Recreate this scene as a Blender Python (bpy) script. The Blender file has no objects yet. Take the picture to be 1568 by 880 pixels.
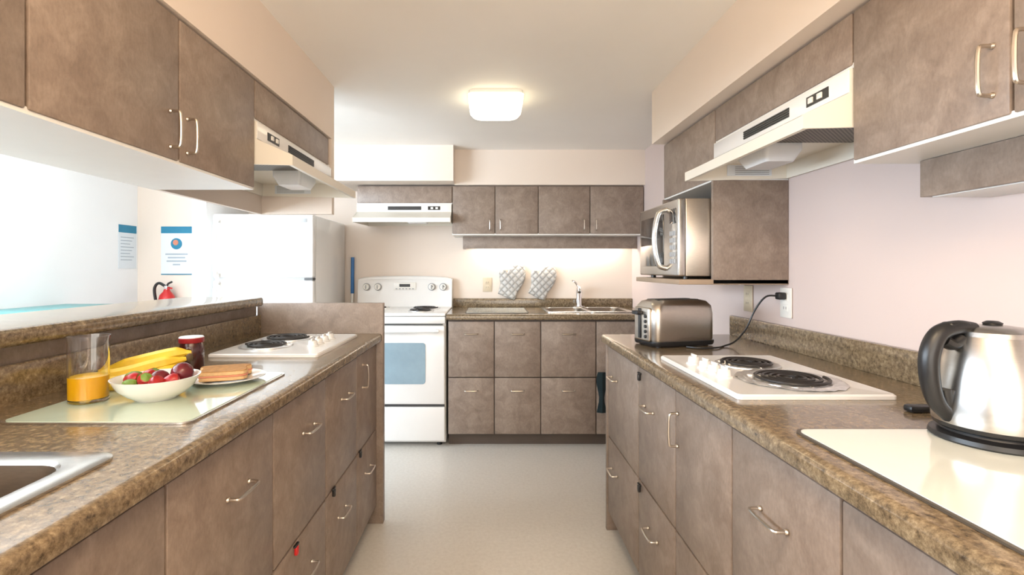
import bpy, bmesh, math, random
from mathutils import Vector, Matrix
random.seed(3)
scene = bpy.context.scene

# ------------------------------------------------------------------ materials
def new_mat(name):
    m = bpy.data.materials.new(name); m.use_nodes = True
    nt = m.node_tree
    return m, nt, nt.nodes['Principled BSDF']

def ramp_noise(nt, scale, detail, stops, coord='Object', rough=0.6, stretch=None):
    tc = nt.nodes.new('ShaderNodeTexCoord')
    n = nt.nodes.new('ShaderNodeTexNoise')
    n.inputs['Scale'].default_value = scale
    n.inputs['Detail'].default_value = detail
    n.inputs['Roughness'].default_value = rough
    if stretch:
        mp = nt.nodes.new('ShaderNodeMapping')
        mp.inputs['Scale'].default_value = stretch
        nt.links.new(tc.outputs[coord], mp.inputs['Vector'])
        nt.links.new(mp.outputs['Vector'], n.inputs['Vector'])
    else:
        nt.links.new(tc.outputs[coord], n.inputs['Vector'])
    r = nt.nodes.new('ShaderNodeValToRGB')
    els = r.color_ramp.elements
    while len(els) < len(stops): els.new(0.5)
    for e, (p, c) in zip(els, stops):
        e.position = p; e.color = (*c, 1)
    nt.links.new(n.outputs['Fac'], r.inputs['Fac'])
    return n, r

def plain(name, col, rough=0.5, metal=0.0, var=0.06, scale=8, bump=0.0, coat=0.0):
    m, nt, b = new_mat(name)
    lo = tuple(c*(1-var) for c in col); hi = tuple(min(1, c*(1+var)) for c in col)
    n, r = ramp_noise(nt, scale, 3, [(0.3, lo), (0.7, hi)])
    nt.links.new(r.outputs['Color'], b.inputs['Base Color'])
    b.inputs['Roughness'].default_value = rough
    b.inputs['Metallic'].default_value = metal
    b.inputs['Coat Weight'].default_value = coat
    if bump:
        bp = nt.nodes.new('ShaderNodeBump'); bp.inputs['Strength'].default_value = bump
        bp.inputs['Distance'].default_value = 0.002
        n2 = nt.nodes.new('ShaderNodeTexNoise'); n2.inputs['Scale'].default_value = 180
        tc = nt.nodes.new('ShaderNodeTexCoord')
        nt.links.new(tc.outputs['Object'], n2.inputs['Vector'])
        nt.links.new(n2.outputs['Fac'], bp.inputs['Height'])
        nt.links.new(bp.outputs['Normal'], b.inputs['Normal'])
    return m

def mix_two(nt, a, bsock, fac=0.5, mode='MULTIPLY'):
    mx = nt.nodes.new('ShaderNodeMix'); mx.data_type = 'RGBA'; mx.blend_type = mode
    mx.inputs['Factor'].default_value = fac
    nt.links.new(a, mx.inputs['A']); nt.links.new(bsock, mx.inputs['B'])
    return mx.outputs['Result']

def cab_mat(name, lo, mid, hi):
    m, nt, b = new_mat(name)
    n, r = ramp_noise(nt, 15, 5, [(0.32, lo), (0.5, mid), (0.68, hi)], rough=0.62)
    n.inputs['Distortion'].default_value = 0.7
    n2, r2 = ramp_noise(nt, 160, 3, [(0.35, (0.82,)*3), (0.65, (1.08,)*3)], stretch=(1, 1, 0.5))
    out = mix_two(nt, r.outputs['Color'], r2.outputs['Color'], 0.6)
    nt.links.new(out, b.inputs['Base Color'])
    b.inputs['Roughness'].default_value = 0.42
    return m

M = {}
M['cab'] = cab_mat('laminate_taupe', (0.215, 0.162, 0.128), (0.262, 0.202, 0.162), (0.315, 0.247, 0.200))
M['cabdark'] = plain('laminate_edge_dark', (0.10, 0.075, 0.06), 0.5)
M['edge'] = plain('laminate_edge_tan', (0.33, 0.24, 0.165), 0.5)
M['white'] = plain('white_enamel', (0.80, 0.79, 0.77), 0.22, var=0.01, coat=0.3)
M['hoodcream'] = plain('hood_cream_enamel', (0.78, 0.74, 0.65), 0.3, var=0.01)
M['melamine'] = plain('white_melamine', (0.78, 0.78, 0.76), 0.4, var=0.02)
M['glasswhite'] = plain('frosted_glass_board', (0.76, 0.80, 0.76), 0.12, var=0.015, coat=0.5)
M['glassgreen'] = plain('frosted_green_glass', (0.50, 0.58, 0.46), 0.10, var=0.05, coat=0.6)
M['black'] = plain('black_plastic', (0.012, 0.012, 0.013), 0.35)
M['darkgrey'] = plain('dark_grey', (0.05, 0.05, 0.05), 0.4)
M['grey'] = plain('grey_plastic', (0.35, 0.36, 0.37), 0.45)
M['coil'] = plain('burner_coil_iron', (0.045, 0.04, 0.038), 0.4, metal=0.5)
M['pan'] = plain('drip_pan_chrome', (0.80, 0.80, 0.80), 0.3, metal=0.75, var=0.05)
M['foil'] = plain('crumpled_foil', (0.85, 0.85, 0.85), 0.3, metal=0.8, var=0.15, scale=60, bump=1.0)
M['chrome'] = plain('chrome', (0.85, 0.85, 0.86), 0.08, metal=1.0, var=0.01)
M['nickel'] = plain('satin_nickel', (0.60, 0.54, 0.47), 0.28, metal=1.0, var=0.02)
M['windowblue'] = plain('oven_window_glass', (0.28, 0.38, 0.44), 0.12, coat=0.6)
M['dkglass'] = plain('microwave_glass', (0.015, 0.015, 0.016), 0.08, coat=0.6)
M['red'] = plain('red_paint', (0.55, 0.02, 0.02), 0.3)
M['lid'] = plain('jar_lid_red', (0.28, 0.015, 0.02), 0.3)
M['teal'] = plain('teal_laminate', (0.10, 0.34, 0.35), 0.35)
M['tealprint'] = plain('teal_print', (0.015, 0.20, 0.34), 0.5)
M['paper'] = plain('white_paper', (0.70, 0.75, 0.79), 0.5, var=0.01)
M['print'] = plain('grey_print', (0.36, 0.42, 0.48), 0.6)
M['blue'] = plain('blue_handle', (0.03, 0.16, 0.42), 0.4)
M['outlet'] = plain('outlet_plastic', (0.82, 0.80, 0.75), 0.35, var=0.01)
M['almond'] = plain('almond_plastic', (0.62, 0.52, 0.38), 0.4, var=0.01)
M['brick'] = plain('board_rim', (0.07, 0.055, 0.04), 0.4)
M['ceramic'] = plain('white_ceramic', (0.84, 0.83, 0.81), 0.15, var=0.01, coat=0.5)
M['towel'] = plain('dark_teal_towel', (0.006, 0.018, 0.022), 0.9)

def steel(name, col, rough, stretch):
    m, nt, b = new_mat(name)
    n, r = ramp_noise(nt, 60, 3, [(0.3, tuple(c*0.86 for c in col)), (0.7, col)], stretch=stretch)
    nt.links.new(r.outputs['Color'], b.inputs['Base Color'])
    b.inputs['Metallic'].default_value = 1; b.inputs['Roughness'].default_value = rough
    return m
M['steel'] = steel('brushed_steel', (0.66, 0.64, 0.61), 0.27, (1, 1, 25))
M['kettle'] = steel('kettle_steel', (0.56, 0.54, 0.51), 0.27, (1, 1, 25))
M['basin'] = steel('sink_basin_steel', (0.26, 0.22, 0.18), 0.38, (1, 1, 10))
M['steelwarm'] = steel('brushed_steel_warm', (0.58, 0.53, 0.47), 0.30, (1, 1, 25))

def wallmat(name, col):
    return plain(name, col, 0.75, var=0.015, scale=2, bump=0.08)
M['wall'] = wallmat('wall_cream_paint', (0.78, 0.685, 0.60))
M['wallpink'] = wallmat('wall_pinkish_paint', (0.68, 0.565, 0.525))
M['wallwhite'] = wallmat('wall_white_paint', (0.86, 0.86, 0.86))
M['ceil'] = wallmat('ceiling_paint', (0.86, 0.835, 0.795))

def granite():
    m, nt, b = new_mat('speckled_laminate_stone')
    n, r = ramp_noise(nt, 85, 6, [(0.30, (0.045, 0.033, 0.021)), (0.45, (0.155, 0.112, 0.066)),
                                  (0.57, (0.24, 0.178, 0.108)), (0.74, (0.42, 0.335, 0.215))], rough=0.75)
    n2, r2 = ramp_noise(nt, 14, 3, [(0.3, (0.8, 0.8, 0.8)), (0.7, (1.1, 1.08, 1.03))])
    out = mix_two(nt, r.outputs['Color'], r2.outputs['Color'], 0.8)
    nt.links.new(out, b.inputs['Base Color'])
    b.inputs['Roughness'].default_value = 0.2
    b.inputs['Coat Weight'].default_value = 0.25
    return m
M['granite'] = granite()

def floormat():
    m, nt, b = new_mat('vinyl_floor')
    n, r = ramp_noise(nt, 60, 5, [(0.3, (0.64, 0.605, 0.55)), (0.5, (0.69, 0.655, 0.60)), (0.7, (0.73, 0.70, 0.645))], rough=0.6)
    n2, r2 = ramp_noise(nt, 2.0, 3, [(0.3, (0.95, 0.95, 0.95)), (0.7, (1.0, 1.0, 1.0))])
    out = mix_two(nt, r.outputs['Color'], r2.outputs['Color'], 1.0)
    nt.links.new(out, b.inputs['Base Color'])
    b.inputs['Roughness'].default_value = 0.30
    return m
M['floor'] = floormat()

def emit(name, col, s):
    m, nt, b = new_mat(name)
    b.inputs['Base Color'].default_value = (0.9, 0.9, 0.85, 1)
    b.inputs['Emission Color'].default_value = (*col, 1)
    b.inputs['Emission Strength'].default_value = s
    return m
M['lamp'] = emit('lamp_diffuser', (1.0, 0.88, 0.62), 4.5)
M['lampadded'] = emit('added_fill_diffuser', (1.0, 0.76, 0.50), 22)  # for the unseen fixture added as warm fill
M['tube'] = emit('fluorescent_tube', (1.0, 0.92, 0.80), 36)

def glass(name, col, rough=0.0):
    m, nt, b = new_mat(name)
    b.inputs['Base Color'].default_value = (*col, 1)
    b.inputs['Roughness'].default_value = rough
    b.inputs['Transmission Weight'].default_value = 1
    b.inputs['IOR'].default_value = 1.45
    return m
M['clear'] = glass('clear_glass', (0.97, 0.98, 0.98))
M['lens'] = plain('hood_lens', (0.72, 0.75, 0.78), 0.2)
M['oj'] = plain('orange_juice', (1.0, 0.55, 0.0), 0.3, var=0.01)
M['jam'] = plain('jam', (0.05, 0.009, 0.007), 0.12, coat=0.5)
M['banana'] = plain('banana_peel', (0.80, 0.52, 0.03), 0.45, var=0.15, scale=18)
M['bananatip'] = plain('banana_tip', (0.08, 0.05, 0.02), 0.7)
M['strawb'] = plain('strawberry', (0.34, 0.012, 0.012), 0.3, var=0.25, scale=90)
M['grapes'] = plain('plum_skin', (0.13, 0.01, 0.015), 0.25, var=0.3, scale=20)
M['green'] = plain('leaf_green', (0.14, 0.24, 0.03), 0.5)
M['bread'] = plain('toast_brown', (0.38, 0.19, 0.06), 0.8, var=0.25, scale=60, bump=0.6)
M['crumb'] = plain('bread_crumb', (0.60, 0.40, 0.20), 0.9, var=0.1, scale=80)
M['ham'] = plain('ham_pink', (0.58, 0.22, 0.14), 0.5)

def quilt():
    m, nt, b = new_mat('quilted_silver_fabric')
    tc = nt.nodes.new('ShaderNodeTexCoord')
    outs = []
    for ang in (45, -45):
        mp = nt.nodes.new('ShaderNodeMapping'); mp.inputs['Rotation'].default_value = (0, math.radians(ang), 0)
        w = nt.nodes.new('ShaderNodeTexWave'); w.inputs['Scale'].default_value = 8
        w.wave_profile = 'SIN'
        nt.links.new(tc.outputs['Object'], mp.inputs['Vector'])
        nt.links.new(mp.outputs['Vector'], w.inputs['Vector'])
        p = nt.nodes.new('ShaderNodeMath'); p.operation = 'POWER'; p.inputs[1].default_value = 0.3
        nt.links.new(w.outputs['Fac'], p.inputs[0]); outs.append(p.outputs[0])
    mu = nt.nodes.new('ShaderNodeMath'); mu.operation = 'MULTIPLY'
    nt.links.new(outs[0], mu.inputs[0]); nt.links.new(outs[1], mu.inputs[1])
    r = nt.nodes.new('ShaderNodeValToRGB')
    r.color_ramp.elements[0].position = 0.25; r.color_ramp.elements[0].color = (0.36, 0.35, 0.33, 1)
    r.color_ramp.elements[1].position = 0.75; r.color_ramp.elements[1].color = (0.54, 0.53, 0.51, 1)
    nt.links.new(mu.outputs[0], r.inputs['Fac'])
    nt.links.new(r.outputs['Color'], b.inputs['Base Color'])
    bp = nt.nodes.new('ShaderNodeBump'); bp.inputs['Strength'].default_value = 0.6; bp.inputs['Distance'].default_value = 0.01
    nt.links.new(mu.outputs[0], bp.inputs['Height']); nt.links.new(bp.outputs['Normal'], b.inputs['Normal'])
    b.inputs['Roughness'].default_value = 0.4
    return m
M['quilt'] = quilt()

def meshfilter():
    m, nt, b = new_mat('hood_filter_mesh')
    tc = nt.nodes.new('ShaderNodeTexCoord')
    ck = nt.nodes.new('ShaderNodeTexChecker'); ck.inputs['Scale'].default_value = 160
    ck.inputs['Color1'].default_value = (0.06, 0.055, 0.05, 1); ck.inputs['Color2'].default_value = (0.24, 0.21, 0.18, 1)
    nt.links.new(tc.outputs['Object'], ck.inputs['Vector'])
    nt.links.new(ck.outputs['Color'], b.inputs['Base Color'])
    b.inputs['Metallic'].default_value = 0.5; b.inputs['Roughness'].default_value = 0.5
    return m
M['filter'] = meshfilter()

# ------------------------------------------------------------------ builder
def catmull(pts, n=6):
    P = [Vector(p) for p in pts]
    if len(P) < 3: return P
    out = []
    ext = [P[0]*2-P[1]] + P + [P[-1]*2-P[-2]]
    for i in range(1, len(ext)-2):
        p0, p1, p2, p3 = ext[i-1], ext[i], ext[i+1], ext[i+2]
        for k in range(n):
            t = k/n
            out.append(0.5*((2*p1)+(-p0+p2)*t+(2*p0-5*p1+4*p2-p3)*t*t+(-p0+3*p1-3*p2+p3)*t**3))
    out.append(P[-1])
    return out

class B:
    def __init__(s, name):
        s.name = name; s.bm = bmesh.new(); s.mats = []
    def mi(s, mat):
        m = M[mat]
        if m not in s.mats: s.mats.append(m)
        return s.mats.index(m)
    def merge(s, t, mat, xf=None):
        i = s.mi(mat)
        if xf is not None: bmesh.ops.transform(t, matrix=xf, verts=t.verts)
        bmesh.ops.recalc_face_normals(t, faces=t.faces)
        for f in t.faces: f.material_index = i; f.smooth = True
        me = bpy.data.meshes.new('tmp'); t.to_mesh(me); t.free()
        s.bm.from_mesh(me); bpy.data.meshes.remove(me)
        return s
    def box(s, x0, x1, y0, y1, z0, z1, mat, bevel=0.0, segs=2, xf=None):
        t = bmesh.new(); bmesh.ops.create_cube(t, size=1)
        x0, x1 = sorted((x0, x1)); y0, y1 = sorted((y0, y1)); z0, z1 = sorted((z0, z1))
        for v in t.verts:
            v.co = Vector(((x0+x1)/2+v.co.x*(x1-x0), (y0+y1)/2+v.co.y*(y1-y0), (z0+z1)/2+v.co.z*(z1-z0)))
        if bevel > 0:
            bv = min(bevel, 0.49*min(x1-x0, y1-y0, z1-z0))
            bmesh.ops.bevel(t, geom=t.edges[:], offset=bv, segments=segs, affect='EDGES', profile=0.5)
        return s.merge(t, mat, xf)
    def fbox(s, F, a0, a1, b0, b1, z0, z1, mat, bevel=0.0, segs=2):
        p = F(a0, b0, z0); q = F(a1, b1, z1)
        return s.box(p.x, q.x, p.y, q.y, p.z, q.z, mat, bevel, segs)
    def loops(s, loops, mat, cap0=True, cap1=True, closed=False, xf=None):
        t = bmesh.new(); rings = [[t.verts.new(p) for p in L] for L in loops]
        n = len(rings[0]); pairs = list(zip(rings[:-1], rings[1:]))
        if closed: pairs.append((rings[-1], rings[0]))
        for r0, r1 in pairs:
            for k in range(n):
                t.faces.new((r0[k], r0[(k+1) % n], r1[(k+1) % n], r1[k]))
        if cap0 and not closed: t.faces.new(rings[0][::-1])
        if cap1 and not closed: t.faces.new(rings[-1])
        return s.merge(t, mat, xf)
    def lathe(s, prof, c, mat, n=32, cap0=True, cap1=True, axis='Z', xf=None):
        c = Vector(c); L = []
        for r, z in prof:
            ring = []
            for k in range(n):
                a = 2*math.pi*k/n; u, v = r*math.cos(a), r*math.sin(a)
                if axis == 'Z': p = Vector((u, v, z))
                elif axis == 'Y': p = Vector((u, z, v))
                else: p = Vector((z, u, v))
                ring.append(c+p)
            L.append(ring)
        return s.loops(L, mat, cap0, cap1, xf=xf)
    def rr(s, prof, c, mat, n=6, cap0=True, cap1=True, xf=None):
        """loft of rounded rectangles: (hx,hy,r,z)"""
        c = Vector(c); L = []
        for hx, hy, r, z in prof:
            ring = []; r = max(min(r, hx*0.999, hy*0.999), 0.0005)
            for q, (sx, sy) in enumerate(((1, 1), (-1, 1), (-1, -1), (1, -1))):
                for k in range(n+1):
                    a = math.pi/2*(q+k/n)
                    ring.append(c+Vector((sx*(hx-r)+r*math.cos(a), sy*(hy-r)+r*math.sin(a), z)))
            L.append(ring)
        return s.loops(L, mat, cap0, cap1, xf=xf)
    def tube(s, pts, r, mat, n=8, smooth=6, xf=None):
        P = catmull(pts, smooth) if smooth else [Vector(p) for p in pts]
        m = len(P); L = []
        T = [(P[min(i+1, m-1)]-P[max(i-1, 0)]).normalized() for i in range(m)]
        up = Vector((0, 0, 1)) if abs(T[0].z) < 0.9 else Vector((1, 0, 0))
        N = (up-T[0]*up.dot(T[0])).normalized()
        for i in range(m):
            N = (N-T[i]*N.dot(T[i])).normalized(); Bn = T[i].cross(N)
            rad = r(i/(m-1)) if callable(r) else r
            L.append([P[i]+(N*math.cos(2*math.pi*k/n)+Bn*math.sin(2*math.pi*k/n))*rad for k in range(n)])
        return s.loops(L, mat, xf=xf)
    def prism(s, poly, F, a0, a1, mat):
        """poly in (b,z), extruded along a"""
        t = bmesh.new()
        r0 = [t.verts.new(F(a0, b, z)) for b, z in poly]; r1 = [t.verts.new(F(a1, b, z)) for b, z in poly]
        n = len(poly)
        for k in range(n): t.faces.new((r0[k], r0[(k+1) % n], r1[(k+1) % n], r1[k]))
        t.faces.new(r0[::-1]); t.faces.new(r1)
        return s.merge(t, mat)
    def ball(s, c, r, mat, sc=(1, 1, 1), n=16, rot=None):
        t = bmesh.new(); bmesh.ops.create_uvsphere(t, u_segments=n, v_segments=max(8, n//2), radius=r)
        X = Matrix.Translation(Vector(c)) @ (rot if rot else Matrix.Identity(4)) @ Matrix.Diagonal((*sc, 1))
        return s.merge(t, mat, X)
    def done(s, sharp=38, xf=None):
        if xf is not None: bmesh.ops.transform(s.bm, matrix=xf, verts=s.bm.verts)
        co = [v.co for v in s.bm.verts]
        mn = Vector((min(c.x for c in co), min(c.y for c in co), min(c.z for c in co)))
        mx = Vector((max(c.x for c in co), max(c.y for c in co), max(c.z for c in co)))
        o = Vector(((mn.x+mx.x)/2, (mn.y+mx.y)/2, mn.z))
        for v in s.bm.verts: v.co -= o
        me = bpy.data.meshes.new(s.name); s.bm.to_mesh(me); s.bm.free()
        for m in s.mats: me.materials.append(m)
        me.set_sharp_from_angle(angle=math.radians(sharp))
        ob = bpy.data.objects.new(s.name, me); ob.location = o
        scene.collection.objects.link(ob)
        return ob

def frame(o, u, v):
    o, u, v = Vector(o), Vector(u), Vector(v)
    return lambda a, b, z: o+u*a+v*b+Vector((0, 0, z))
XR, XL, YB, ZC = 1.15, -1.09, 4.0, 2.10
FR = frame((XR-0.002, 0, 0), (0, 1, 0), (-1, 0, 0))
FL = frame((XL, 0, 0), (0, 1, 0), (1, 0, 0))
FB = frame((0, YB-0.002, 0), (1, 0, 0), (0, -1, 0))
YN = -0.7     # near end of the counters, behind the camera
CT = 0.91

# ------------------------------------------------------------------ room
XLL = -2.85; YF = -2.4
B('floor').box(XLL-0.1, XR+0.1, YF-0.1, YB+0.1, -0.05, 0, 'floor').done()
B('ceiling').box(XLL-0.1, XR+0.1, YF-0.1, YB+0.1, ZC, ZC+0.08, 'ceil').done()
B('wall_right').box(XR, XR+0.1, YF, YB, 0, ZC, 'wallpink').done()
B('wall_back').box(XLL, XR+0.1, YB, YB+0.1, 0, ZC, 'wall').done()
w = B('wall_left')
w.box(XLL-0.1, XLL, YF, -1.2, 0, ZC, 'wallwhite').box(XLL-0.1, XLL, 2.3, YB, 0, ZC, 'wallwhite')
w.box(XLL-0.1, XLL, -1.2, 2.3, 0, 0.85, 'wallwhite').box(XLL-0.1, XLL, -1.2, 2.3, 1.98, ZC, 'wallwhite').done()
w = B('window_1')
for y in (-1.2, -0.04, 1.12, 2.26): w.box(XLL-0.08, XLL-0.02, y, y+0.04, 0.85, 1.98, 'white', 0.004)
w.box(XLL-0.08, XLL-0.02, -1.2, 2.3, 0.85, 0.89, 'white', 0.004).box(XLL-0.08, XLL-0.02, -1.2, 2.3, 1.94, 1.98, 'white', 0.004).done()
w = B('wall_front')
w.box(XLL, -2.3, YF-0.1, YF, 0, ZC, 'wall').box(0.9, XR, YF-0.1, YF, 0, ZC, 'wall')
w.box(-2.3, 0.9, YF-0.1, YF, 0, 0.5, 'wall').box(-2.3, 0.9, YF-0.1, YF, 1.98, ZC, 'wall').done()
w = B('added_fill_window')  # unseen window added so soft fill enters from behind the camera
for x in (-2.3, -1.24, -0.18, 0.86): w.box(x, x+0.04, YF-0.08, YF-0.02, 0.5, 1.98, 'white', 0.004)
w.box(-2.3, 0.9, YF-0.08, YF-0.02, 0.5, 0.54, 'white', 0.004).box(-2.3, 0.9, YF-0.08, YF-0.02, 1.94, 1.98, 'white', 0.004).done()

# soffits
B('soffit_right').box(0.81, XR, YN, 2.47, 1.84, ZC, 'wall').done()
w = B('soffit_left').box(XL, -0.755, YN, 2.398, 1.84, ZC, 'wall')
w.box(XL, -0.755, 2.362, 2.398, 1.48, 1.84, 'wall').box(XL-0.02, XL, YN, 2.398, 1.48, ZC, 'wall').done()
B('soffit_back').box(-0.26, XR, 3.66, YB, 1.84, ZC, 'wall').box(-1.95, -0.26, 3.52, YB, 1.845, ZC, 'wall').done()
B('trim_1').box(-2.05, -1.95, 3.4, 4.0, 0, ZC, 'wallwhite', 0.004).done()

# ------------------------------------------------------------------ cabinets
def pull(b, F, a, bb, z, L=0.09, vert=False, out=0.025, r=0.0036):
    h = L/2
    prof = [(-h, 0), (-h, out*0.7), (-h*0.86, out), (0, out*1.08), (h*0.86, out), (h, out*0.7), (h, 0)]
    pts = [F(a, bb+o_, z+t) if vert else F(a+t, bb+o_, z) for t, o_ in prof]
    b.tube(pts, r, 'nickel', n=8, smooth=4)
    for t in (-h, h):
        p = F(a, bb+0.002, z+t) if vert else F(a+t, bb+0.002, z)
        b.ball(p, 0.0055, 'nickel', n=8)

def front(b, F, a0, a1, b0, z0, z1, g=0.003, th=0.018):
    b.fbox(F, a0+g, a1-g, b0, b0+th, z0+g, z1-g, 'cab', 0.0035, 2)

def base_run(F, a0, a1, depth, secs, split, ztop=0.862):
    b = B('base_cabinet')
    b.fbox(F, a0, a1, 0.0, depth-0.02, 0.085, 0.71, 'cabdark')
    b.fbox(F, a0, a1, depth-0.04, depth-0.02, 0.71, 0.8705, 'cabdark')
    b.fbox(F, a0, a1, 0.0, depth-0.075, 0.0, 0.085, 'cabdark')
    for s0, s1 in zip(secs[:-1], secs[1:]):
        front(b, F, s0, s1, depth-0.018, 0.09, split)
        front(b, F, s0, s1, depth-0.018, split, ztop)
    return b

def lock(b, F, a, bb, z, m='black'):
    b.fbox(F, a-0.007, a+0.007, bb, bb+0.010, z-0.018, z+0.006, m, 0.003)
    b.fbox(F, a-0.014, a+0.014, bb, bb+0.008, z+0.006, z+0.012, 'black', 0.002)

secR = [YN, -0.28, 0.07, 0.42, 0.775, 1.125, 1.466, 1.83, 2.30]
b = base_run(FR, YN, 2.305, 0.598, secR, 0.445)
b.fbox(FR, 2.305, 2.325, 0, 0.603, 0, 0.87, 'cab', 0.002)
for a in (2.17, 1.70, 0.955, 0.6, 0.25): pull(b, FR, a, 0.60, 0.735)
for a in (2.17, 1.66, 1.30, 0.955): pull(b, FR, a, 0.60, 0.325)
pull(b, FR, 1.44, 0.60, 0.75, 0.095, vert=True)
for z in (0.83, 0.425): lock(b, FR, 1.80, 0.60, z)
b.done()
secL = [YN, -0.42, 0.0, 0.41, 0.826, 1.235, 1.63, 2.01, 2.355]
b = base_run(FL, YN, 2.358, 0.55, secL, 0.46)
for a in (1.84, 1.47, 1.06, 0.6, 0.2): pull(b, FL, a, 0.55, 0.745)
for a in (2.18, 1.80, 1.45, 1.03): pull(b, FL, a, 0.55, 0.335)
pull(b, FL, 2.09, 0.55, 0.765, 0.095, vert=True)
for a, z, m in ((1.70, 0.455, 'black'), (2.05, 0.455, 'black'), (1.37, 0.445, 'red')): lock(b, FL, a, 0.55, z, m)
b.done()
secB = [-0.285, 0.031, 0.347, 0.724, 1.146]
b = base_run(FB, -0.285, 1.146, 0.633, secB, 0.478)
for i in range(4):
    c = (secB[i]+secB[i+1])/2
    pull(b, FB, c, 0.635, 0.775, 0.085, out=0.02, r=0.0042)
    pull(b, FB, c, 0.635, 0.39, 0.085, out=0.02, r=0.0042)
b.done()

B('peninsula_end_panel').box(-1.112, -0.51, 2.362, 2.40, 0, 1.055, 'cab', 0.003).done()
B('wall_pony').box(-1.26, -1.114, YN, 2.36, 0, 1.045, 'cab').done()
B('bar_ledge').box(-1.42, -1.05, YN, 2.30, 1.046, 1.088, 'granite', 0.012, 3).done()

def backsplash(b, F, a0, a1, z1=1.0, th=0.02):
    b.fbox(F, a0, a1, 0.0, th, CT-0.001, z1, 'granite', 0.005, 2)

def nosing(b, F, a0, a1, depth):
    b.prism([(depth-0.05, 0.872), (depth-0.008, 0.872), (depth-0.001, 0.877), (depth, 0.885), (depth, 0.898),
             (depth-0.003, 0.905), (depth-0.009, 0.909), (depth-0.02, CT), (depth-0.05, CT)], F, a0, a1, 'granite')

def slab(b, F, a0, a1, b0, b1):
    b.fbox(F, a0, a1, b0, b1, 0.872, CT, 'granite')

b = B('countertop'); slab(b, FR, YN, 2.33, 0.0, 0.573); nosing(b, FR, YN, 2.33, 0.623)
backsplash(b, FR, YN, 2.33, 1.0); b.done()
b = B('countertop')
slab(b, FL, YN, 0.28, 0, 0.525); slab(b, FL, 0.28, 0.785, 0, 0.13); slab(b, FL, 0.28, 0.785, 0.445, 0.525)
slab(b, FL, 0.785, 2.36, 0, 0.525); nosing(b, FL, YN, 2.36, 0.575)
b.fbox(FL, YN, 2.358, -0.022, 0.0, CT-0.03, 1.0, 'granite', 0.004)
b.done()
b = B('countertop')
slab(b, FB, -0.295, 0.40, 0, 0.61); slab(b, FB, 0.40, 1.02, 0, 0.10); slab(b, FB, 0.40, 1.02, 0.52, 0.61)
slab(b, FB, 1.02, 1.148, 0, 0.61); nosing(b, FB, -0.295, 1.148, 0.66)
backsplash(b, FB, -0.295, 1.148, 0.98); b.done()

# ------------------------------------------------------------------ upper cabinets
def upper(F, depth, units, back=0.0):
    b = B('upper_cabinet')
    for a0, a1, z0, z1, splits in units:
        b.fbox(F, a0, a1, back, depth-0.02, z0+0.004, z1-0.002, 'cab')
        b.fbox(F, a0, a1, back, depth-0.004, z0, z0+0.012, 'melamine')
        for s0, s1 in zip(splits[:-1], splits[1:]):
            front(b, F, s0, s1, depth-0.018, z0+0.004, z1-0.006)
    return b
b = upper(FR, 0.283, [(YN, 1.18, 1.47, 1.84, [YN, -0.26, 0.10, 0.46, 0.82, 1.18]),
                      (1.18, 1.90, 1.70, 1.84, [1.18, 1.90]),
                      (1.90, 2.46, 1.56, 1.84, [1.90, 2.46])])
for a in (0.85, 0.79, 0.13, 0.07): pull(b, FR, a, 0.283, 1.56, 0.085, vert=True)
b.fbox(FR, 1.90, 1.918, 0, 0.29, 1.16, 1.56, 'cab', 0.002)
b.fbox(FR, 2.442, 2.46, 0, 0.29, 1.16, 1.56, 'cab', 0.002)
b.fbox(FR, 1.90, 2.46, 0, 0.42, 1.158, 1.178, 'edge', 0.002)
b.fbox(FR, 1.918, 2.442, 0, 0.01, 1.178, 1.56, 'cabdark')
b.done()
b = upper(FL, 0.33, [(YN, 1.60, 1.475, 1.84, [YN, -0.39, 0.01, 0.413, 0.813, 1.211, 1.60]),
                     (1.60, 2.36, 1.70, 1.84, [1.60, 2.33])])
for a in (1.24, 1.175, 0.44, 0.38): pull(b, FL, a, 0.33, 1.552, 0.085, vert=True)
b.done()
b = upper(FB, 0.32, [(-0.28, 1.146, 1.47, 1.84, [-0.278, 0.039, 0.361, 0.746, 1.146]),
                     (-0.99, -0.28, 1.70, 1.84, [-0.99, -0.28])])
for a in (0.0, 0.078, 0.70, 0.79): pull(b, FB, a, 0.32, 1.545, 0.075, vert=True, out=0.02, r=0.0035)
b.done()
b = B('under_cabinet_light')
b.fbox(FB, -0.21, 1.146, 0.13, 0.148, 1.375, 1.469, 'cab', 0.001)
b.fbox(FB, -0.21, -0.19, 0.0, 0.13, 1.375, 1.469, 'cab', 0.001)
b.fbox(FB, -0.10, 1.05, 0.03, 0.09, 1.44, 1.469, 'white', 0.003)
p = FB(-0.08, 0.06, 1.425)
b.tube([p, p+Vector((1.1, 0, 0))], 0.013, 'tube', n=12, smooth=0)
b.done()
b = B('under_cabinet_light')
b.fbox(FR, YN, 1.147, 0.135, 0.15, 1.385, 1.469, 'cab', 0.001)
b.fbox(FR, 1.132, 1.147, 0.0, 0.135, 1.385, 1.469, 'cab', 0.001)
b.fbox(FR, YN, 1.132, 0.0, 0.135, 1.383, 1.39, 'melamine', 0.001)
b.done()

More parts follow.
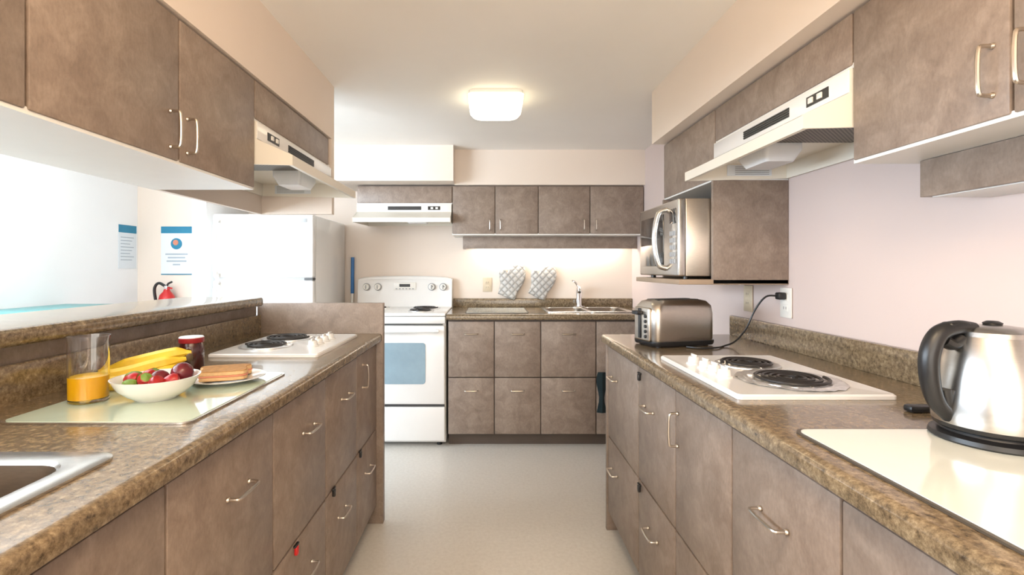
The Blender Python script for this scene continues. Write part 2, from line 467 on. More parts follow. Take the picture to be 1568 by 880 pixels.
# ------------------------------------------------------------------ range hoods
def hood(F, a0, a1, df, dl, zt=1.70):
    b = B('range_hood')
    zl = zt-0.145
    poly = [(0.002, zt-0.001), (df, zt-0.001), (df, zt-0.06), (dl, zl+0.032), (dl, zl), (dl-0.012, zl), (dl-0.012, zl+0.025),
            (df-0.02, zt-0.078), (0.002, zt-0.078)]
    b.prism(poly, F, a0+0.006, a1-0.006, 'hoodcream')
    side = [(0.002, zt-0.001), (df+0.001, zt-0.001), (df+0.001, zt-0.06), (dl+0.001, zl+0.033), (dl+0.001, zl), (0.002, zl+0.01)]
    b.prism(side, F, a0+0.001, a0+0.007, 'hoodcream'); b.prism(side, F, a1-0.007, a1-0.001, 'hoodcream')
    b.fbox(F, a0+0.002, a1-0.002, 0.004, 0.012, zl+0.01, zt-0.07, 'hoodcream')
    b.fbox(F, a0+0.003, a1-0.003, df, df+0.003, zt-0.058, zt-0.004, 'white', 0.001)
    w = a1-a0
    b.fbox(F, a0+w*0.33, a0+w*0.68, df+0.002, df+0.005, zt-0.045, zt-0.018, 'darkgrey')
    for k in range(4):
        b.fbox(F, a0+w*0.33, a0+w*0.68, df+0.004, df+0.007, zt-0.043+k*0.0068, zt-0.0405+k*0.0068, 'black')
    b.fbox(F, a0+w*(0.75 if F is FB else 0.10), a0+w*(0.88 if F is FB else 0.22), df+0.002, df+0.005, zt-0.045, zt-0.018, 'black')
    for k in range(2):
        q = a0+w*((0.78 if F is FB else 0.13)+k*0.05)
        b.fbox(F, q, q+0.018, df+0.004, df+0.009, zt-0.039, zt-0.024, 'outlet', 0.001)
    b.fbox(F, a0+0.03, a0+w*0.5, 0.02, df-0.01, zt-0.088, zt-0.078, 'filter')
    c = F(a0+w*0.63, df-0.06, zt-0.118)
    hx, hy = (0.06, 0.09) if F is not FB else (0.09, 0.06)
    b.rr([(hx*0.75, hy*0.75, 0.012, -0.022), (hx, hy, 0.015, 0.01), (hx, hy, 0.015, 0.042)], c, 'lens')
    b.fbox(F, a1-0.009, a1-0.0065, 0.07, 0.24, zl+0.02, zl+0.06, 'paper')
    for k in range(5): b.fbox(F, a1-0.010, a1-0.0085, 0.08, 0.21, zl+0.024+k*0.007, zl+0.0265+k*0.007, 'grey')
    return b.done()
hood(FR, 1.181, 1.899, 0.286, 0.398)
hood(FL, 1.601, 2.355, 0.333, 0.45)
hood(FB, -0.99, -0.283, 0.323, 0.44)

# ------------------------------------------------------------------ burners, cooktops
def coil(b, c, r, pan='pan'):
    x, y, z = c
    R = r+0.014
    b.lathe([(R+0.004, 0.0), (R+0.003, 0.004), (R-0.003, 0.005), (R-0.010, 0.002), (0.02, 0.0008)], (x, y, z), pan, n=40, cap0=False)
    pts = []
    turns = 4 if r > 0.08 else 3.5
    N = int(turns*24)
    for i in range(N+1):
        t = i/N; rad = 0.020+(r-0.020)*t; a = 2*math.pi*turns*t
        pts.append((x+rad*math.cos(a), y+rad*math.sin(a), z+0.008))
    b.tube(pts, 0.0044, 'coil', n=6, smooth=0)
    for a in (0.5, 2.6, 4.7):
        b.tube([(x, y, z+0.004), (x+R*0.95*math.cos(a), y+R*0.95*math.sin(a), z+0.004)], 0.002, 'chrome', n=5, smooth=0)
def knob(b, c, r=0.019, axis='Z', mat='white'):
    b.lathe([(r*1.2, 0), (r*1.2, 0.004), (r*0.95, 0.006), (r*0.85, 0.02), (r*0.7, 0.023)], c, mat, n=20, axis=axis)

def cooktop(x0, x1, y0, y1, burners, knobs, foil):
    b = B('cooktop')
    cx, cy = (x0+x1)/2, (y0+y1)/2; hx, hy = (x1-x0)/2, (y1-y0)/2
    b.rr([(hx, hy, 0.012, 0), (hx, hy, 0.012, 0.008), (hx-0.004, hy-0.004, 0.012, 0.012), (hx-0.014, hy-0.014, 0.012, 0.011)], (cx, cy, CT+0.0005), 'white')
    for x, y, r in burners: coil(b, (x, y, CT+0.012), r, 'foil' if foil and r > 0.08 else 'pan')
    for x, y in knobs:
        knob(b, (x, y, CT+0.0115)); b.box(x-0.003, x+0.003, y-0.016, y+0.016, CT+0.03, CT+0.042, 'white', 0.001)
    return b
b = cooktop(0.585, 0.965, 1.165, 1.70, [(0.80, 1.32, 0.092), (0.80, 1.535, 0.075)],
            [(0.645, 1.36), (0.645, 1.42), (0.645, 1.48), (0.64, 1.55)], True)
L = []
for rad, z in ((0.100, 0.003), (0.122, 0.005), (0.130, 0.002)):
    L.append([Vector((0.80+(rad+random.uniform(-.005, .005))*math.cos(t*math.tau/48), 1.32+(rad+random.uniform(-.005, .005))*math.sin(t*math.tau/48),
                      CT+0.011+z+random.uniform(-.001, .003))) for t in range(48)])
b.loops(L, 'foil', cap0=False, cap1=False); b.done()
cooktop(-0.985, -0.60, 1.72, 2.25, [(-0.86, 1.90, 0.078), (-0.86, 2.11, 0.088)],
        [(-0.68, 1.90), (-0.68, 1.96), (-0.68, 2.03), (-0.68, 2.10)], False).done()

# ------------------------------------------------------------------ inset boards
def board(x0, x1, y0, y1, top='glasswhite'):
    b = B('glass_cutting_board')
    cx, cy, hx, hy = (x0+x1)/2, (y0+y1)/2, (x1-x0)/2, (y1-y0)/2
    b.rr([(hx, hy, 0.025, 0), (hx, hy, 0.025, 0.0035), (hx-0.004, hy-0.004, 0.023, 0.0035)], (cx, cy, CT+0.0005), 'brick' if top == 'glasswhite' else 'steel')
    b.rr([(hx-0.006, hy-0.006, 0.022, 0.003), (hx-0.006, hy-0.006, 0.022, 0.0046)], (cx, cy, CT+0.0005), top)
    return b.done()
board(0.575, 0.985, 0.44, 0.945)
board(-0.985, -0.597, 0.98, 1.46, 'glassgreen')
board(-0.17, 0.27, 3.42, 3.86)
BZ = CT+0.0052

# ------------------------------------------------------------------ sinks
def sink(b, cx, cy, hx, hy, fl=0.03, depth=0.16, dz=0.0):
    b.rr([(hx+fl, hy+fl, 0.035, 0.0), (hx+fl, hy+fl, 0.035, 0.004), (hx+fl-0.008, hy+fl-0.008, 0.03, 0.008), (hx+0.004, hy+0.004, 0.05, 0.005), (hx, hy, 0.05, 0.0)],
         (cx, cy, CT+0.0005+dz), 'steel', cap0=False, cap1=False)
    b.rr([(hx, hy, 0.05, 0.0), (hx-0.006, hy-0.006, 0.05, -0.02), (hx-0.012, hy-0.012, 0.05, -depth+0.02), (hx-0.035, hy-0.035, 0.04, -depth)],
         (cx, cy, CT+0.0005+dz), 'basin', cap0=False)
    b.lathe([(0.04, -depth+0.001), (0.04, -depth+0.003), (0.02, -depth+0.002)], (cx, cy, CT), 'chrome', cap0=False)
    return b
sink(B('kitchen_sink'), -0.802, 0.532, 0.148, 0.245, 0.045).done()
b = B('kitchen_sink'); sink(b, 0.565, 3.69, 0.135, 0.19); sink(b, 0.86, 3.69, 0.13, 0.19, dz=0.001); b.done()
b = B('faucet'); fx, fy = 0.71, 3.935
b.rr([(0.06, 0.022, 0.02, 0), (0.06, 0.022, 0.02, 0.008), (0.03, 0.018, 0.02, 0.014)], (fx, fy, CT+0.0005), 'chrome')
b.lathe([(0.024, 0.012), (0.022, 0.06), (0.024, 0.10), (0.025, 0.13), (0.02, 0.155), (0.008, 0.163)], (fx, fy, CT), 'chrome')
b.tube([(fx, fy, CT+0.10), (fx-0.01, fy-0.05, CT+0.155), (fx-0.02, fy-0.12, CT+0.165), (fx-0.025, fy-0.17, CT+0.13)], lambda t: 0.014-0.002*t, 'chrome', n=12)
b.tube([(fx, fy, CT+0.15), (fx-0.03, fy-0.01, CT+0.20), (fx-0.06, fy-0.02, CT+0.215)], 0.007, 'chrome')
b.done()

# ------------------------------------------------------------------ stove
b = B('electric_range')
x0, x1, yf, yb = -1.045, -0.30, 3.36, 3.995
b.box(x0, x1, yf+0.03, yb, 0.03, 0.90, 'white', 0.004)
for xx in (x0+0.05, x1-0.05):
    for yy in (yf+0.08, yb-0.06): b.lathe([(0.018, 0), (0.018, 0.03)], (xx, yy, 0), 'black', n=12)
b.box(x0, x1, yf-0.005, yb, 0.895, 0.918, 'white', 0.008, 3)
b.box(x0+0.004, x1-0.004, yf+0.004, yf+0.03, 0.845, 0.893, 'white', 0.004)
b.box(x0+0.02, x1-0.02, yf+0.002, yf+0.006, 0.835, 0.842, 'darkgrey')
b.box(x0+0.004, x1-0.004, yf, yf+0.03, 0.295, 0.832, 'white', 0.01, 3)
b.rr([(0.235, 0.14, 0.02, 0), (0.235, 0.14, 0.02, 0.005)], (0, 0, 0), 'windowblue', xf=Matrix.Translation(((x0+x1)/2, yf+0.002, 0.575)) @ Matrix.Rotation(math.radians(90), 4, 'X'))
b.box(x0+0.004, x1-0.004, yf, yf+0.03, 0.045, 0.278, 'white', 0.008, 3)
b.box(x0+0.01, x1-0.01, yf+0.01, yf+0.03, 0.28, 0.293, 'darkgrey')
b.tube([(x0+0.06, yf, 0.795), (x0+0.06, yf-0.035, 0.80), (x0+0.10, yf-0.045, 0.80), (x1-0.10, yf-0.045, 0.80), (x1-0.06, yf-0.035, 0.80), (x1-0.06, yf, 0.795)], 0.012, 'white', n=10, smooth=5)
b.prism([(0.005, 0.91), (0.10, 0.91), (0.085, 1.0), (0.075, 1.11), (0.06, 1.135), (0.005, 1.14)], FB, x0, x1, 'white')
b.tube([(x0+0.01, yb-0.045, 1.125), (x0+0.1, yb-0.045, 1.138), ((x0+x1)/2, yb-0.045, 1.145), (x1-0.1, yb-0.045, 1.138), (x1-0.01, yb-0.045, 1.125)], 0.018, 'white', n=12)
for kx in (x0+0.07, x0+0.16, x1-0.16, x1-0.07):
    b.lathe([(0.03, 0.0), (0.03, -0.004), (0.022, -0.006), (0.02, -0.026), (0.016, -0.03)], (kx, yb-0.078, 1.075), 'grey', n=20, axis='Y')
    b.lathe([(0.024, 0.0), (0.022, -0.028)], (kx, yb-0.080, 1.075), 'outlet', n=20, axis='Y')
    b.box(kx-0.003, kx+0.003, yb-0.116, yb-0.104, 1.06, 1.09, 'grey', 0.001)
b.box(-0.76, -0.585, yb-0.084, yb-0.072, 1.05, 1.11, 'outlet', 0.003)
b.box(-0.715, -0.63, yb-0.087, yb-0.08, 1.075, 1.098, 'black')
for k in range(6): b.box(-0.745+k*0.026, -0.73+k*0.026, yb-0.087, yb-0.08, 1.056, 1.064, 'grey')
for x, y, r in ((-0.86, 3.52, 0.095), (-0.49, 3.52, 0.075), (-0.86, 3.76, 0.075), (-0.49, 3.76, 0.095)): coil(b, (x, y, 0.918), r)
b.done()

# ------------------------------------------------------------------ fridge
b = B('refrigerator'); x0, x1, yf = -1.83, -1.165, 3.26
b.box(x0, x1, yf+0.065, 3.98, 0.03, 1.575, 'white', 0.008)
b.box(x0+0.03, x1-0.03, yf+0.08, 3.9, 0.0, 0.04, 'darkgrey')
b.box(x0, x1, yf, yf+0.06, 1.159, 1.58, 'white', 0.014, 4)
b.box(x0, x1, yf, yf+0.06, 0.06, 1.141, 'white', 0.014, 4)
b.box(x0+0.01, x1-0.01, yf+0.015, yf+0.07, 0.06, 1.57, 'grey')
for z0, z1 in ((1.17, 1.54), (0.62, 1.13)):
    b.tube([(x0+0.04, yf+0.005, z0), (x0+0.04, yf-0.035, z0+0.03), (x0+0.04, yf-0.045, (z0+z1)/2), (x0+0.04, yf-0.035, z1-0.03), (x0+0.04, yf+0.005, z1)], 0.014, 'white', n=10)
b.box(x1-0.12, x1-0.04, yf-0.003, yf+0.001, 1.525, 1.552, 'grey', 0.001)
b.box(x1-0.06, x1-0.005, yf+0.005, yf+0.06, 1.143, 1.157, 'darkgrey')
b.done()
b = B('broom')
b.tube([(-1.11, 3.90, 0.12), (-1.105, 3.975, 1.02)], 0.012, 'outlet', n=10, smooth=0)
b.tube([(-1.105, 3.975, 1.02), (-1.104, 3.98, 1.31)], 0.014, 'blue', n=10, smooth=0)
b.box(-1.15, -1.07, 3.80, 3.95, 0.09, 0.13, 'blue', 0.01); b.box(-1.145, -1.075, 3.80, 3.95, 0.0, 0.09, 'grey', 0.004)
b.done()

# ------------------------------------------------------------------ microwave
b = B('microwave_oven'); x0, x1, y0, y1, z0, z1 = 0.735, 1.12, 1.93, 2.42, 1.19, 1.495
b.box(x0+0.03, x1, y0, y1, z0, z1, 'steelwarm', 0.004)
b.box(x0, x0+0.03, y0, y1, z0, z1, 'steel', 0.006, 3)
b.box(x0-0.003, x0+0.002, y0+0.16, y1-0.03, z0+0.04, z1-0.045, 'dkglass', 0.002)
b.box(x0-0.003, x0+0.002, y0+0.02, y0+0.085, z0+0.21, z1-0.035, 'dkglass', 0.002)
for r_ in range(5):
    for c_ in range(3): b.box(x0-0.004, x0, y0+0.022+c_*0.022, y0+0.038+c_*0.022, z0+0.05+r_*0.028, z0+0.068+r_*0.028, 'grey', 0.001)
hy = y0+0.125
b.tube([(x0, hy, z0+0.03), (x0-0.035, hy, z0+0.05), (x0-0.052, hy, (z0+z1)/2), (x0-0.035, hy, z1-0.05), (x0, hy, z1-0.03)], 0.011, 'steel', n=10)
for k in range(9): b.box(x0+0.13, x0+0.23, y0-0.001, y0+0.002, z0+0.05+k*0.007, z0+0.053+k*0.007, 'black')
for xx in (x0+0.05, x1-0.05):
    for yy in (y0+0.05, y1-0.05): b.lathe([(0.012, 0), (0.012, 0.012)], (xx, yy, 1.1785), 'black', n=10)
b.done()

# ------------------------------------------------------------------ toaster
b = B('toaster')
b.rr([(0.135, 0.075, 0.03, 0.012), (0.142, 0.08, 0.035, 0.03), (0.142, 0.08, 0.035, 0.13), (0.138, 0.076, 0.035, 0.16), (0.125, 0.062, 0.035, 0.178), (0.10, 0.045, 0.03, 0.184)], (0, 0, 0), 'steelwarm', n=8)
b.rr([(0.14, 0.08, 0.03, 0.004), (0.146, 0.083, 0.035, 0.012), (0.146, 0.083, 0.035, 0.022)], (0, 0, 0), 'black', n=8)
for yy in (-0.026, 0.026): b.box(-0.10, 0.09, yy-0.013, yy+0.013, 0.180, 0.1855, 'black', 0.002)
b.box(-0.152, -0.136, -0.052, 0.052, 0.02, 0.155, 'steelwarm', 0.008, 3)
b.box(-0.156, -0.150, 0.0, 0.018, 0.03, 0.15, 'black', 0.002)
b.box(-0.178, -0.152, -0.012, 0.03, 0.125, 0.14, 'black', 0.004)
for k in range(5): b.lathe([(0.007, 0.0), (0.007, -0.004), (0.004, -0.005)], (-0.152, -0.030, 0.04+k*0.02), 'black', n=12, axis='X')
for xx in (-0.11, 0.11):
    for yy in (-0.055, 0.055): b.lathe([(0.01, 0), (0.01, 0.006)], (xx, yy, 0), 'black', n=10)
b.done(xf=Matrix.Translation((0.755, 2.03, CT+0.0005)) @ Matrix.Rotation(math.radians(16), 4, 'Z'))

def plate(name, F, a, z, mat):
    b = B(name)
    b.fbox(F, a-0.036, a+0.036, 0.0005, 0.006, z-0.058, z+0.058, mat, 0.003)
    for dz in (0.02, -0.02):
        b.fbox(F, a-0.016, a+0.016, 0.005, 0.008, z+dz-0.013, z+dz+0.013, mat, 0.003)
        b.fbox(F, a-0.008, a-0.006, 0.0075, 0.0085, z+dz-0.005, z+dz+0.005, 'black'); b.fbox(F, a+0.006, a+0.008, 0.0075, 0.0085, z+dz-0.005, z+dz+0.005, 'black')
    return b.done()
plate('wall_outlet', FR, 1.91, 1.088, 'outlet')
plate('wall_outlet', FR, 2.19, 1.088, 'almond')
plate('wall_outlet', FB, -0.02, 1.09, 'almond')
b = B('toaster_cord')
b.fbox(FR, 1.895, 1.925, 0.009, 0.04, 1.10, 1.128, 'black', 0.006)
b.tube([FR(1.91, 0.035, 1.115), FR(1.93, 0.07, 1.11), FR(1.95, 0.10, 1.06), FR(1.965, 0.13, 0.98), FR(1.97, 0.17, 0.93), FR(1.955, 0.22, 0.9145), FR(1.91, 0.27, 0.9145), FR(1.90, 0.34, 0.9145), FR(1.93, 0.38, 0.9145)], 0.0035, 'black', n=8)
b.done()
b = B('kettle_cord')
b.tube([(0.93, 0.95, 0.9205), (0.96, 1.02, 0.915), (0.99, 1.06, 0.915), (0.94, 1.075, 0.915), (0.97, 1.10, 0.915), (1.04, 1.08, 0.915), (1.09, 1.0, 0.915)], 0.0035, 'black', n=8)
b.box(0.90, 0.95, 1.055, 1.08, 0.9105, 0.926, 'black', 0.006)
b.done()

# ------------------------------------------------------------------ kettle
b = B('electric_kettle'); kx, ky = 0.895, 0.88
z = 0
b.lathe([(0.084, 0), (0.088, 0.004), (0.086, 0.012), (0.074, 0.017), (0.072, 0.022)], (kx, ky, z), 'black', n=40)
b.lathe([(0.076, 0.022), (0.081, 0.026), (0.083, 0.034)], (kx, ky, z), 'black', n=40)
b.lathe([(0.083, 0.034), (0.084, 0.05), (0.082, 0.08), (0.078, 0.12), (0.071, 0.16), (0.062, 0.192), (0.057, 0.207)], (kx, ky, z), 'kettle', n=48)
b.lathe([(0.058, 0.205), (0.056, 0.214), (0.045, 0.222), (0.02, 0.226), (0.005, 0.227)], (kx, ky, z), 'kettle', n=40)
b.lathe([(0.012, 0.225), (0.014, 0.230), (0.008, 0.234)], (kx, ky, z), 'black', n=20)
b.loops([[Vector((kx+0.045, ky-0.022, z+0.155)), Vector((kx+0.045, ky+0.022, z+0.155)), Vector((kx+0.045, ky+0.03, z+0.21)), Vector((kx+0.045, ky-0.03, z+0.21))],
         [Vector((kx+0.075, ky-0.012, z+0.18)), Vector((kx+0.075, ky+0.012, z+0.18)), Vector((kx+0.083, ky+0.018, z+0.212)), Vector((kx+0.083, ky-0.018, z+0.212))],
         [Vector((kx+0.098, ky-0.004, z+0.203)), Vector((kx+0.098, ky+0.004, z+0.203)), Vector((kx+0.10, ky+0.008, z+0.214)), Vector((kx+0.10, ky-0.008, z+0.214))]], 'kettle')
b.tube([(kx-0.035, ky, z+0.219), (kx-0.065, ky, z+0.221), (kx-0.096, ky, z+0.208), (kx-0.112, ky, z+0.17), (kx-0.112, ky, z+0.12), (kx-0.10, ky, z+0.075), (kx-0.075, ky, z+0.045)],
       lambda t: 0.0125+0.003*math.sin(t*math.pi), 'black', n=14)
b.tube([(kx-0.055, ky, z+0.20), (kx-0.072, ky, z+0.188), (kx-0.088, ky, z+0.195)], 0.012, 'black', n=10)
b.box(kx-0.085, kx-0.045, ky-0.012, ky+0.012, z+0.212, z+0.232, 'black', 0.006, 3)
b.tube([(kx-0.085, ky, z+0.10), (kx-0.079, ky, z+0.06), (kx-0.077, ky, z+0.04)], 0.010, 'black', n=10)
b.done(xf=Matrix.Translation((0, 0, BZ)) @ Matrix.Diagonal((1, 1, 0.905, 1)))

# ------------------------------------------------------------------ breakfast
b = B('juice_glass'); gx, gy = -0.925, 1.14
b.lathe([(0.036, 0.0), (0.038, 0.002), (0.040, 0.14), (0.0415, 0.15), (0.0395, 0.15), (0.0375, 0.137), (0.0355, 0.008), (0.002, 0.006)], (gx, gy, BZ), 'clear', n=40)
b.lathe([(0.0366, 0.0085), (0.0380, 0.058), (0.03, 0.060), (0.001, 0.060)], (gx, gy, BZ), 'oj', n=40)
b.done()
b = B('jam_jar'); jx, jy = -0.905, 1.50
zj = CT+0.0005
b.lathe([(0.031, 0), (0.034, 0.004), (0.034, 0.07), (0.031, 0.08), (0.029, 0.088)], (jx, jy, zj), 'jam', n=32)
b.lathe([(0.033, 0.086), (0.034, 0.088), (0.034, 0.101)], (jx, jy, zj), 'lid', n=32)
b.lathe([(0.034, 0.101), (0.032, 0.104), (0.005, 0.104)], (jx, jy, zj), 'paper', n=32)
b.done()
b = B('banana_bunch')
def banana(p0, p1, p2, p3, r=0.0175):
    def rad(t):
        if t < 0.08: return 0.005+0.003*t/0.08
        if t > 0.95: return 0.005
        s = (t-0.08)/0.87
        return 0.007+(r-0.007)*min(1, math.sin(s*math.pi)*1.6)
    b.tube([p0, p1, p2, p3], rad, 'banana', n=7, smooth=10)
    d = (Vector(p3)-Vector(p2)).normalized()
    b.tube([Vector(p3)-d*0.003, Vector(p3)+d*0.008], 0.006, 'bananatip', n=7, smooth=0)
zb = BZ+0.0175
banana((-0.845, 1.40, zb+0.050), (-0.89, 1.385, zb+0.048), (-0.97, 1.36, zb+0.030), (-1.055, 1.34, zb+0.008))
banana((-0.845, 1.385, zb+0.036), (-0.90, 1.345, zb+0.027), (-0.97, 1.295, zb+0.010), (-1.045, 1.26, zb+0.006))
banana((-0.848, 1.375, zb+0.022), (-0.88, 1.32, zb+0.006), (-0.93, 1.245, zb+0.0), (-0.99, 1.19, zb+0.010))
b.ball((-0.843, 1.388, zb+0.037), 0.009, 'bananatip', sc=(1, 1.2, 1.4))
b.done()
b = B('fruit_bowl'); bx, by = -0.785, 1.165
b.lathe([(0.042, 0), (0.045, 0.003), (0.060, 0.012), (0.078, 0.028), (0.088, 0.047), (0.091, 0.052), (0.088, 0.052), (0.074, 0.03), (0.055, 0.015), (0.002, 0.010)], (bx, by, BZ), 'ceramic', n=48)
def berry(x, y, z, r, leaf=True):
    t = Matrix.Rotation(random.uniform(0.6, 1.6), 4, 'Y') @ Matrix.Rotation(random.uniform(-0.6, 0.6), 4, 'X')
    b.lathe([(0.001, -r*1.25), (r*0.45, -r*1.0), (r*0.85, -r*0.35), (r, r*0.25), (r*0.8, r*0.75), (r*0.3, r*0.95)], (0, 0, 0), 'strawb', n=16, xf=Matrix.Translation((x, y, z)) @ t)
    if leaf: b.lathe([(r*0.75, r*0.82), (r*0.3, r*0.98), (0.002, r*1.1)], (0, 0, 0), 'green', n=7, xf=Matrix.Translation((x, y, z)) @ t)
b.ball((bx+0.048, by+0.02, BZ+0.055), 0.025, 'grapes'); b.ball((bx+0.03, by+0.052, BZ+0.050), 0.023, 'strawb'); b.ball((bx+0.01, by-0.005, BZ+0.044), 0.023, 'grapes')
for i, q in enumerate(((-0.03, 0.03, 0.047), (0.0, -0.04, 0.050), (0.05, -0.022, 0.046), (-0.042, -0.02, 0.048), (-0.015, -0.005, 0.052), (0.028, -0.045, 0.045))):
    berry(bx+q[0], by+q[1], BZ+q[2], 0.0165, leaf=i in (0, 1, 3))
b.ball((bx-0.058, by+0.008, BZ+0.047), 0.018, 'green', sc=(1.2, 1, 0.8)); b.ball((bx-0.03, by-0.045, BZ+0.044), 0.013, 'green', sc=(1.3, 1, 0.8))
b.done()
b = B('plate_with_sandwich'); px, py = -0.715, 1.345
b.lathe([(0.055, 0), (0.058, 0.002), (0.08, 0.007), (0.097, 0.012), (0.098, 0.014), (0.080, 0.010), (0.058, 0.005), (0.002, 0.004)], (px, py, BZ), 'ceramic', n=48)
X = Matrix.Translation((px-0.005, py, BZ+0.009)) @ Matrix.Rotation(math.radians(20), 4, 'Z') @ Matrix.Diagonal((1, 1, 0.8, 1))
def slice_(z0, z1, s=1.0):
    outline = [(-0.055, -0.045), (0.05, -0.045), (0.052, 0.02), (0.062, 0.035), (0.055, 0.055), (0.03, 0.06), (0.0, 0.058), (-0.03, 0.06), (-0.058, 0.055), (-0.066, 0.038), (-0.056, 0.02)]
    ol = [(p.x, p.y) for p in catmull([(x, y, 0) for x, y in outline+outline[:1]], 4)][:-1]
    return [[Vector((x*s*k, y*s*k, zz)) for x, y in ol] for k, zz in ((0.97, z0), (1.0, z0+0.002), (1.0, z1-0.002), (0.97, z1))]
b.loops(slice_(0.0, 0.012), 'crumb', xf=X); b.loops(slice_(0.012, 0.017, 1.03), 'ham', xf=X)
b.loops(slice_(0.017, 0.029), 'crumb', xf=X); b.loops(slice_(0.0285, 0.031, 0.98), 'bread', xf=X)
b.done()

# ------------------------------------------------------------------ oven mitts
def mitt(x, y, z0, tilt, s=1.0):
    b = B('oven_mitt')
    ol = [(-0.062, 0), (0.068, 0), (0.073, 0.06), (0.083, 0.10), (0.090, 0.16), (0.080, 0.22), (0.048, 0.262), (0.005, 0.268), (-0.035, 0.245), (-0.05, 0.20),
          (-0.058, 0.165), (-0.080, 0.185), (-0.105, 0.18), (-0.110, 0.15), (-0.092, 0.11), (-0.07, 0.07)]
    P = [(p.x, p.z) for p in catmull([(a, 0, c) for a, c in ol+ol[:1]], 4)][:-1]
    cx = sum(p[0] for p in P)/len(P); cz = sum(p[1] for p in P)/len(P)
    L = []
    for k, yy in ((0.86, -0.022), (0.95, -0.017), (1.0, -0.006), (1.0, 0.006), (0.95, 0.017), (0.86, 0.022)):
        L.append([Vector((cx+(px-cx)*k, yy, cz+(pz-cz)*k)) for px, pz in P])
    b.loops(L, 'quilt')
    b.tube([(-0.062, 0, 0.01), (0.068, 0, 0.01)], 0.012, 'quilt', n=8, smooth=0)
    return b.done(xf=Matrix.Translation((x, y, z0)) @ Matrix.Rotation(math.radians(tilt), 4, 'Y') @ Matrix.Rotation(math.radians(-6), 4, 'X') @ Matrix.Scale(s, 4))
mitt(0.125, 3.945, 0.998, 22, 1.05); mitt(0.365, 3.945, 0.998, 26, 1.02)

b = B('dish_towel'); L = []
for k in range(9):
    zz = 0.52-0.27*k/8; w_ = 0.026+0.010*math.sin(k*0.9)
    L.append([Vector((0.755-w_, 3.33, zz)), Vector((0.755, 3.31+0.006*math.sin(k), zz)), Vector((0.755+w_, 3.328, zz)), Vector((0.755+w_, 3.338, zz)), Vector((0.755-w_, 3.34, zz))])
b.loops(L, 'towel'); b.done()

# ------------------------------------------------------------------ left room
b = B('wall_poster'); z0, z1, a0, a1 = 1.17, 1.56, -2.655, -2.405
b.fbox(FB, a0, a1, 0.0, 0.005, z0, z1, 'paper'); b.fbox(FB, a0, a1, 0.0045, 0.006, z1-0.055, z1, 'tealprint')
b.fbox(FB, a0, a1, 0.0045, 0.006, z0, z0+0.008, 'tealprint')
b.lathe([(0.045, 0), (0.045, -0.002)], (-2.53, 3.992, 1.42), 'tealprint', axis='Y'); b.lathe([(0.022, 0), (0.022, -0.003)], (-2.535, 3.991, 1.43), 'ham', axis='Y')
for k, wd in enumerate((0.09, 0.07, 0.08, 0.03)): b.fbox(FB, -2.53-wd, -2.53+wd, 0.0045, 0.006, 1.33-k*0.028, 1.342-k*0.028, 'print')
b.done()
b = B('wall_notice')
b.box(XLL+0.001, XLL+0.005, 3.79, 3.98, 1.22, 1.56, 'paper'); b.box(XLL+0.004, XLL+0.006, 3.79, 3.98, 1.50, 1.56, 'tealprint')
for k in range(8): b.box(XLL+0.004, XLL+0.006, 3.81, 3.95-0.02*(k % 3), 1.46-k*0.025, 1.466-k*0.025, 'print')
b.done()
b = B('fire_extinguisher'); ex, ey = -2.56, 3.92
b.lathe([(0.05, 0), (0.06, 0.01), (0.06, 0.33), (0.05, 0.37), (0.025, 0.40), (0.02, 0.42)], (ex, ey, 0.64), 'red', n=28)
b.lathe([(0.0605, 0.12), (0.0606, 0.26)], (ex, ey, 0.64), 'paper', n=28, cap0=False, cap1=False)
b.box(ex-0.012, ex+0.012, ey-0.02, ey+0.02, 1.05, 1.085, 'chrome', 0.004)
b.tube([(ex, ey, 1.08), (ex+0.03, ey-0.03, 1.10), (ex+0.07, ey-0.05, 1.115)], 0.008, 'black'); b.tube([(ex, ey, 1.06), (ex+0.03, ey-0.03, 1.07), (ex+0.07, ey-0.05, 1.065)], 0.007, 'red')
b.tube([(ex, ey, 1.07), (ex-0.05, ey-0.02, 1.105), (ex-0.085, ey-0.02, 1.06), (ex-0.08, ey-0.01, 0.95), (ex-0.07, ey, 0.80)], 0.011, 'black')
b.box(ex-0.03, ex+0.03, ey+0.05, 3.998, 0.80, 0.98, 'black', 0.003)
b.done()
b = B('bar_table')
b.box(-2.83, -2.46, 2.3, 3.3, 0.95, 0.985, 'teal', 0.006)
b.box(-2.80, -2.49, 2.34, 3.26, 0.90, 0.95, 'wallwhite')
for x in (-2.80, -2.53):
    for y in (2.34, 3.22): b.box(x, x+0.04, y, y+0.04, 0, 0.90, 'grey', 0.004)
b.done()

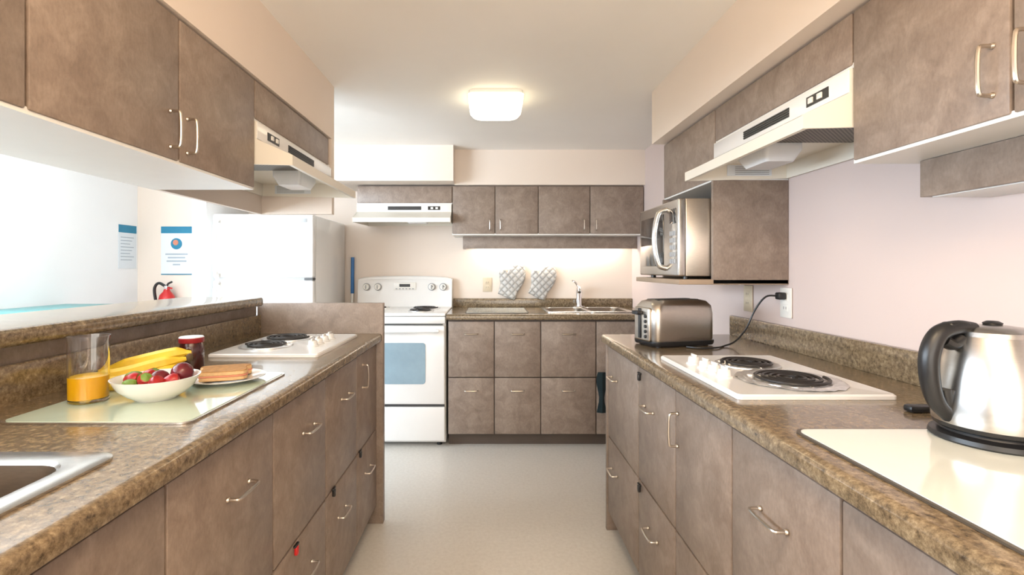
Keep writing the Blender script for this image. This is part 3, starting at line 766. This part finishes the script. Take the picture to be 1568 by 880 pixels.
# ------------------------------------------------------------------ lamps
def ceil_lamp(x, y, mat, s=0.15):
    b = B('ceiling_light')
    b.rr([(s*0.97, s*0.97, 0.03, -0.02), (s*0.97, s*0.97, 0.03, 0.0)], (x, y, ZC-0.0005), 'white')
    b.rr([(s*0.60, s*0.55, 0.06, -0.092), (s*0.85, s*0.85, 0.06, -0.083), (s*0.97, s*0.97, 0.055, -0.06), (s, s, 0.03, -0.02)], (x, y, ZC), mat)
    b.done()
ceil_lamp(0.03, 2.55, 'lamp', 0.138); ceil_lamp(0.0, 0.15, 'lampadded', 0.2)  # second fixture is unseen, added overhead for warm fill
def added_torchiere(x, y, h):  # unseen uplighter stand, added to brighten the ceiling
    b = B('added_uplight')
    b.lathe([(0.14, 0), (0.14, 0.015), (0.02, 0.03), (0.012, 0.04), (0.012, h-0.11), (0.02, h-0.10), (0.16, h), (0.157, h), (0.02, h-0.085)], (x, y, 0), 'nickel', n=32)
    b.done()
added_torchiere(0.05, -0.75, 1.30); added_torchiere(-2.35, 1.35, 1.30)  # both added out of view, behind the camera and in the left room

def area(name, loc, rot, sx, sy, power, col):
    l = bpy.data.lights.new(name, 'AREA'); l.shape = 'RECTANGLE'; l.size = sx; l.size_y = sy
    l.energy = power; l.color = col
    o = bpy.data.objects.new(name, l); o.location = loc; o.rotation_euler = rot
    scene.collection.objects.link(o); return o
area('added_uplight_area', (0.05, -0.75, 1.28), (math.radians(180), 0, 0), 0.2, 0.2, 62, (1.0, 0.77, 0.54))  # added up-facing fill that warms the near ceiling
area('added_uplight_area', (-2.35, 1.35, 1.28), (math.radians(180), 0, 0), 0.2, 0.2, 45, (0.86, 0.93, 1.0))  # added cool up-facing fill in the left room
area('daylight_window_left', (XLL-0.15, 0.55, 1.42), (0, math.radians(-90), 0), 1.1, 3.4, 250, (0.74, 0.87, 1.0))
area('added_front_fill', (-0.7, YF-0.15, 1.3), (math.radians(90), 0, 0), 3.1, 1.4, 80, (1.0, 0.90, 0.78))  # warm fill from the camera side, added behind the unseen front window
wd = bpy.data.worlds.new('World'); scene.world = wd; wd.use_nodes = True
bg = wd.node_tree.nodes['Background']; bg.inputs['Color'].default_value = (0.85, 0.93, 1.0, 1); bg.inputs['Strength'].default_value = 1.2

# ------------------------------------------------------------------ camera
cam = bpy.data.cameras.new('Camera'); co = bpy.data.objects.new('Camera', cam)
scene.collection.objects.link(co); scene.camera = co
co.location = (0, 0, 1.22); co.rotation_euler = (math.radians(90), 0, 0)
cam.sensor_width = 36; cam.lens = 17.38; cam.shift_x = 0.0217; cam.shift_y = -0.0185
cam.clip_start = 0.02
scene.view_settings.view_transform = 'Standard'
scene.view_settings.look = 'None'
scene.view_settings.exposure = 0.0
